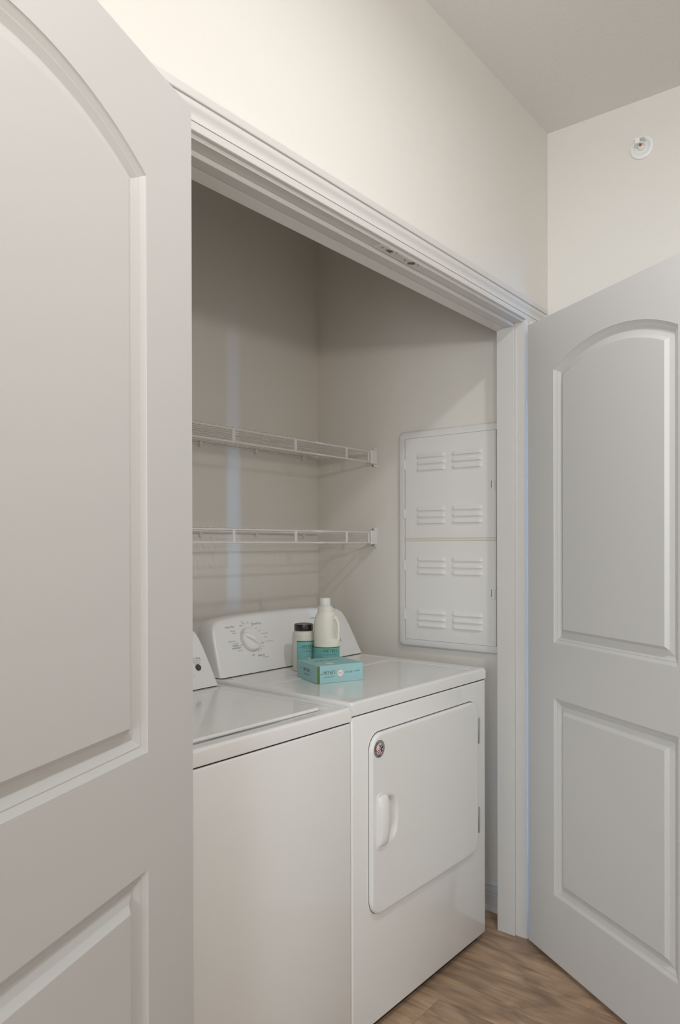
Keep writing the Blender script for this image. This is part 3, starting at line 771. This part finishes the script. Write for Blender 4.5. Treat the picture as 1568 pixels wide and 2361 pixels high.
disc_v((.0765, 0, .0275), .0122, X_, NY, 0, .0002, M['pink'], bxo, 'badge_ring')
disc_v((.0765, 0, .0275), .0108, X_, NY, .0002, .0004, M['paper'], bxo, 'badge')
tx([("BASIL", .0048, (.0765, -.00045, .0280), X_, Z_, 1.1, 1)], M['grey'], bxo)
LXv = Vector((0, -1, 0))
tx([("MEYER'S", .0150, (-.0002, .0720, .0320), LXv, Z_, .85, 1.05)], M['olive'], bxo)
tx([("CLEAN DAY", .0070, (-.0002, .0720, .0195), LXv, Z_, 1.0, 1.1), ("MRS.", .0050, (-.0002, .1110, .0330), LXv, Z_, 1, 1)], M['sage'], bxo)
# print on the lid of the carton
tx([("MEYER'S", .028, (.075, .085, HB+.0001), X_, Y_, .75, 1.05)], M['sage'], bxo)
disc_v((.055, .030, HB), .0150, X_, Z_, 0, .0002, M['pink'], bxo, 'badge_ring')
disc_v((.055, .030, HB), .0135, X_, Z_, .0002, .0004, M['paper'], bxo, 'badge')

# jar of powder with black lid
jp = aworld(-.4098, .4462)
jl = math.atan2(CAM.y-jp.y, CAM.x-jp.x)
jar = empty('powder_jar', (jp.x, jp.y, ZD-.0012), jl+PI/2)
tag(jar, 'round white jar with glossy black lid and aqua label, left of the bottle', 'jar')
JR = .0365
MB().lathe([(.001, 0), (JR-.004, 0), (JR-.001, .0015), (JR, .004), (JR, .118), (JR-.0006, .123), (JR-.003, .1275), (.0315, .1300), (.0300, .1310), (.0300, .1345), (.001, .1345)]).build('body', M['jar'], jar)
MB().lathe([(.0312, .1318), (.0316, .1325), (.0316, .1505), (.0306, .1525), (.0285, .1532), (.0275, .1522), (.001, .1520)]).build('lid', M['black'], jar)
def wrap(r_, a0, a1, z0_, z1_, m_, parent, name, ex_=1, ey_=1, n=40):
    mb = MB(); pi_ = []
    for i in range(n+1):
        t = R(a0+(a1-a0)*i/n); pi_.append((math.cos(t), math.sin(t)))
    o_ = [(r_*ex_*c_, r_*ey_*s_) for c_, s_ in pi_]
    i_ = [((r_-.0006)*ex_*c_, (r_-.0006)*ey_*s_) for c_, s_ in pi_]
    sec = lambda z_: [(x_, y_, z_) for x_, y_ in o_]+[(x_, y_, z_) for x_, y_ in reversed(i_)]
    return mb.loft([sec(z0_), sec(z1_)], True, True).build(name, m_, parent)
# local -Y faces the viewer after the rotation above
wrap(JR+.0004, 232, 396, .012, .0995, M['tealjar'], jar, 'label')
wrap(JR+.0008, 232, 396, .0968, .1000, M['green'], jar, 'label_band')
wrap(JR+.0004, 168, 184, .012, .1080, M['teal2'], jar, 'back_label')
def wrap_text(txt, size, r_, az, z_, m_, parent, sq=1, sp=1, ex_=1, ey_=1, name='lettering', lift=.0009):
    mbt = text_mb(txt, size, (0, 0, z_), (1, 0, 0), (0, 0, 1), squeeze=sq, extrude=.0001, bold=0, spacing=sp)
    out = []
    for x_, y_, zz in mbt.v:
        t = R(az)+x_/(r_*ex_)
        out.append(((r_+lift-y_*0+(-y_))*math.cos(t)*ex_, (r_+lift+(-y_))*math.sin(t)*ey_, zz))
    mbt.v = out
    return mbt.build(name, m_, parent)
wrap_text("MEYER'S", .0185, JR, 303, .0800, M['olive'], jar, .68, 1.15)
wrap_text("CLEAN DAY", .0080, JR, 301, .0670, M['sage'], jar, .95, 1.15)
wrap_text("MRS.", .0046, JR, 255, .0795, M['sage'], jar, 1, 1)
for i, w_ in enumerate(('OXYGEN POWERED', 'LAUNDRY BOOSTER', 'BASIL SCENT')):
    wrap_text(w_, .0042, JR, 285, .0575-.0055*i, M['pale'], jar, 1, 1)
wrap_text('GARDEN FRESH', .0045, JR, 270, .036, M['pale'], jar, 1, 1)
def badge(r_, az, z_, rad, parent, ex_=1, ey_=1):
    for rr_, m_, lf in ((rad, M['pink'], .0008), (rad*.86, M['paper'], .0011)):
        pts = []
        for k in range(28):
            u_ = rr_*math.cos(2*PI*k/28); v_ = rr_*math.sin(2*PI*k/28); t = R(az)+u_/(r_*ex_)
            pts.append((t, v_))
        MB().prism(pts, lambda p, k: ((r_+lf-(.0005 if k else 0))*math.cos(p[0])*ex_, (r_+lf-(.0005 if k else 0))*math.sin(p[0])*ey_, z_+p[1])).build('badge', m_, parent)
badge(JR, 298, .0400, .0078, jar)
wrap_text('BASIL', .0038, JR, 298, .0405, M['grey'], jar, 1, 1, lift=.0014)

# softener bottle with side handle
bp_ = aworld(-.3875, .3660)
bl = math.atan2(CAM.y-bp_.y, CAM.x-bp_.x)
bot = empty('softener_bottle', (bp_.x, bp_.y, ZD-.0005), bl+PI/2)
bot.scale = (1, 1, .965)
tag(bot, 'tall cream plastic softener bottle with side handle and white cap', 'bottle')
EX, EY = 1.0, .80
prof_l = [(.000, .031), (.002, .0390), (.008, .0415), (.06, .0420), (.096, .0400), (.120, .0412), (.1494, .0416), (.1635, .0410), (.1775, .0385), (.189, .0350), (.197, .0310), (.203, .0286), (.218, .0280), (.2215, .0240)]
prof_r = [(.000, .031), (.002, .0390), (.008, .0415), (.06, .0425), (.098, .0428), (.106, .0410), (.1105, .0330), (.115, .0272), (.125, .0262), (.160, .0258), (.176, .0256), (.184, .0262), (.189, .0280), (.194, .0300), (.200, .0240), (.203, .0218), (.218, .0200), (.2215, .0160)]
def ip(pr, z_):
    for i in range(len(pr)-1):
        if pr[i][0] <= z_ <= pr[i+1][0]:
            t = (z_-pr[i][0])/(pr[i+1][0]-pr[i][0]); t = t*t*(3-2*t) if False else t
            return pr[i][1]*(1-t)+pr[i+1][1]*t
    return pr[-1][1]
zz_ = sorted(set([p[0] for p in prof_l]+[p[0] for p in prof_r]+[.004*k for k in range(55)]))
rings = []
for z_ in zz_:
    if z_ > .2215: continue
    L_, R_ = ip(prof_l, z_), ip(prof_r, z_); dp = min(ip(prof_l, z_)*EY, .034); ring = []
    for k in range(40):
        t = 2*PI*k/40; c_, s_ = math.cos(t), math.sin(t)
        ring.append(((R_ if c_ > 0 else L_)*c_, dp*s_, z_))
    rings.append(ring)
MB().loft(rings, True, True).build('body', M['bottle'], bot)
hd = MB(); pts = [(.020, 0, .188), (.0275, 0, .183), (.0335, 0, .175), (.0370, 0, .165), (.0385, 0, .150), (.0388, 0, .130), (.0388, 0, .114), (.0365, 0, .100)]
hd.tube(pts, [.0080, .0075, .0066, .0056, .0048, .0046, .0050, .0066], 14); hd.build('handle', M['bottle'], bot)
MB().lathe([(.0172, .2215), (.0176, .2225), (.0175, .2455), (.0165, .2480), (.0145, .2488), (.001, .2488)], cx=-.0048).build('cap', M['bcap'], bot)
MB().lathe([(.0185, .2195), (.0193, .2205), (.0193, .2228), (.0180, .2236)], cx=-.0048).build('collar', M['bcap'], bot)
def ewrap(z0_, z1_, m_, name, off, a0=172, a1=368):
    mb = MB(); n = 48; o_ = []
    for i in range(n+1):
        t = R(a0+(a1-a0)*i/n); o_.append(((.0422+off)*math.cos(t), (.0338+off)*math.sin(t)))
    i_ = [(x_*.985, y_*.985) for x_, y_ in o_]
    sec = lambda z_: [(x_, y_, z_) for x_, y_ in o_]+[(x_, y_, z_) for x_, y_ in reversed(i_)]
    mb.loft([sec(z0_), sec(z1_)], True, True).build(name, m_, bot)
ewrap(.012, .0860, M['teal2'], 'label', .0004)
ewrap(.0832, .0864, M['green'], 'label_band', .0008)
def etext(txt, size, az, z_, m_, sq=1, sp=1, lift=.0012):
    mbt = text_mb(txt, size, (0, 0, z_), (1, 0, 0), (0, 0, 1), squeeze=sq, extrude=.0001, bold=0, spacing=sp); out = []
    for x_, y_, q_ in mbt.v:
        t = R(az)+x_/.039; out.append(((.0422+lift-y_)*math.cos(t), (.0338+lift-y_)*math.sin(t), q_))
    mbt.v = out; mbt.build('lettering', m_, bot)
etext("MEYER'S", .0155, 291, .0735, M['olive'], .70, 1.15)
etext("CLEAN DAY", .0072, 290, .0620, M['sage'], .95, 1.15)
etext("MRS.", .0040, 255, .0740, M['sage'], 1, 1)
for i, w_ in enumerate(('FABRIC SOFTENER', 'BASIL SCENT', 'LAVENDER LEAF')):
    etext(w_, .0040, 278, .0550-.0055*i, M['pale'], 1, 1)
for rr_, m_, lf in ((.0075, M['pink'], .0012), (.0064, M['paper'], .0015)):
    pts = [(R(284)+rr_*math.cos(2*PI*k/28)/.039, rr_*math.sin(2*PI*k/28)) for k in range(28)]
    MB().prism(pts, lambda p, k: ((.0422+lf-(.0006 if k else 0))*math.cos(p[0]), (.0338+lf-(.0006 if k else 0))*math.sin(p[0]), .0425+p[1])).build('badge', m_, bot)

# ------------------------------------------------------------------ sidewall sprinkler on the hallway wall
sp = empty('sprinkler_head', (XR, -.325, 2.626)); tag(sp, 'white sidewall fire sprinkler with round escutcheon high on the right wall', 'sprinkler')
def xl(prof, n=36, cy=0, cz=0):      # lathe about the wall normal (-x)
    mb = MB(); rings = [[(-h_, cy+r_*math.cos(2*PI*k/n), cz+r_*math.sin(2*PI*k/n)) for k in range(n)] for r_, h_ in prof]
    return mb.loft(rings, True, True)
xl([(.0375, 0), (.0380, .003), (.0365, .0060), (.0330, .0075), (.0265, .0078), (.0240, .0045), (.0225, .0035), (.001, .0035)]).build('escutcheon', M['plastic'], sp)
xl([(.0105, .003), (.0105, .014), (.0080, .016), (.0080, .022), (.001, .022)]).build('body', M['plastic'], sp)
fa = MB()
for s_ in (-1, 1): fa.tube([(-.016, s_*.0090, 0), (-.024, s_*.0130, 0), (-.036, s_*.0115, 0), (-.044, s_*.003, 0)], .0024, 8)
fa.box(-.052, -.042, -.005, .005, -.005, .005, .0012); fa.build('frame', M['plastic'], sp)
df = MB().box(-.0400, -.0120, -.0165, .0165, .0140, .0156, .0006)
df.box(-.0560, -.0540, -.0075, .0075, -.0075, .0090, .0006); df.build('deflector', M['plastic'], sp)
MB().tube([(-.022, 0, 0), (-.026, 0, 0), (-.032, 0, 0), (-.042, 0, 0)], [.0015, .0024, .0024, .0012], 10).build('glass_bulb', M['redglass'], sp)
MB().tube([(-.0215, 0, 0), (-.023, 0, 0)], .0045, 12).build('valve_seat', M['brass'], sp)
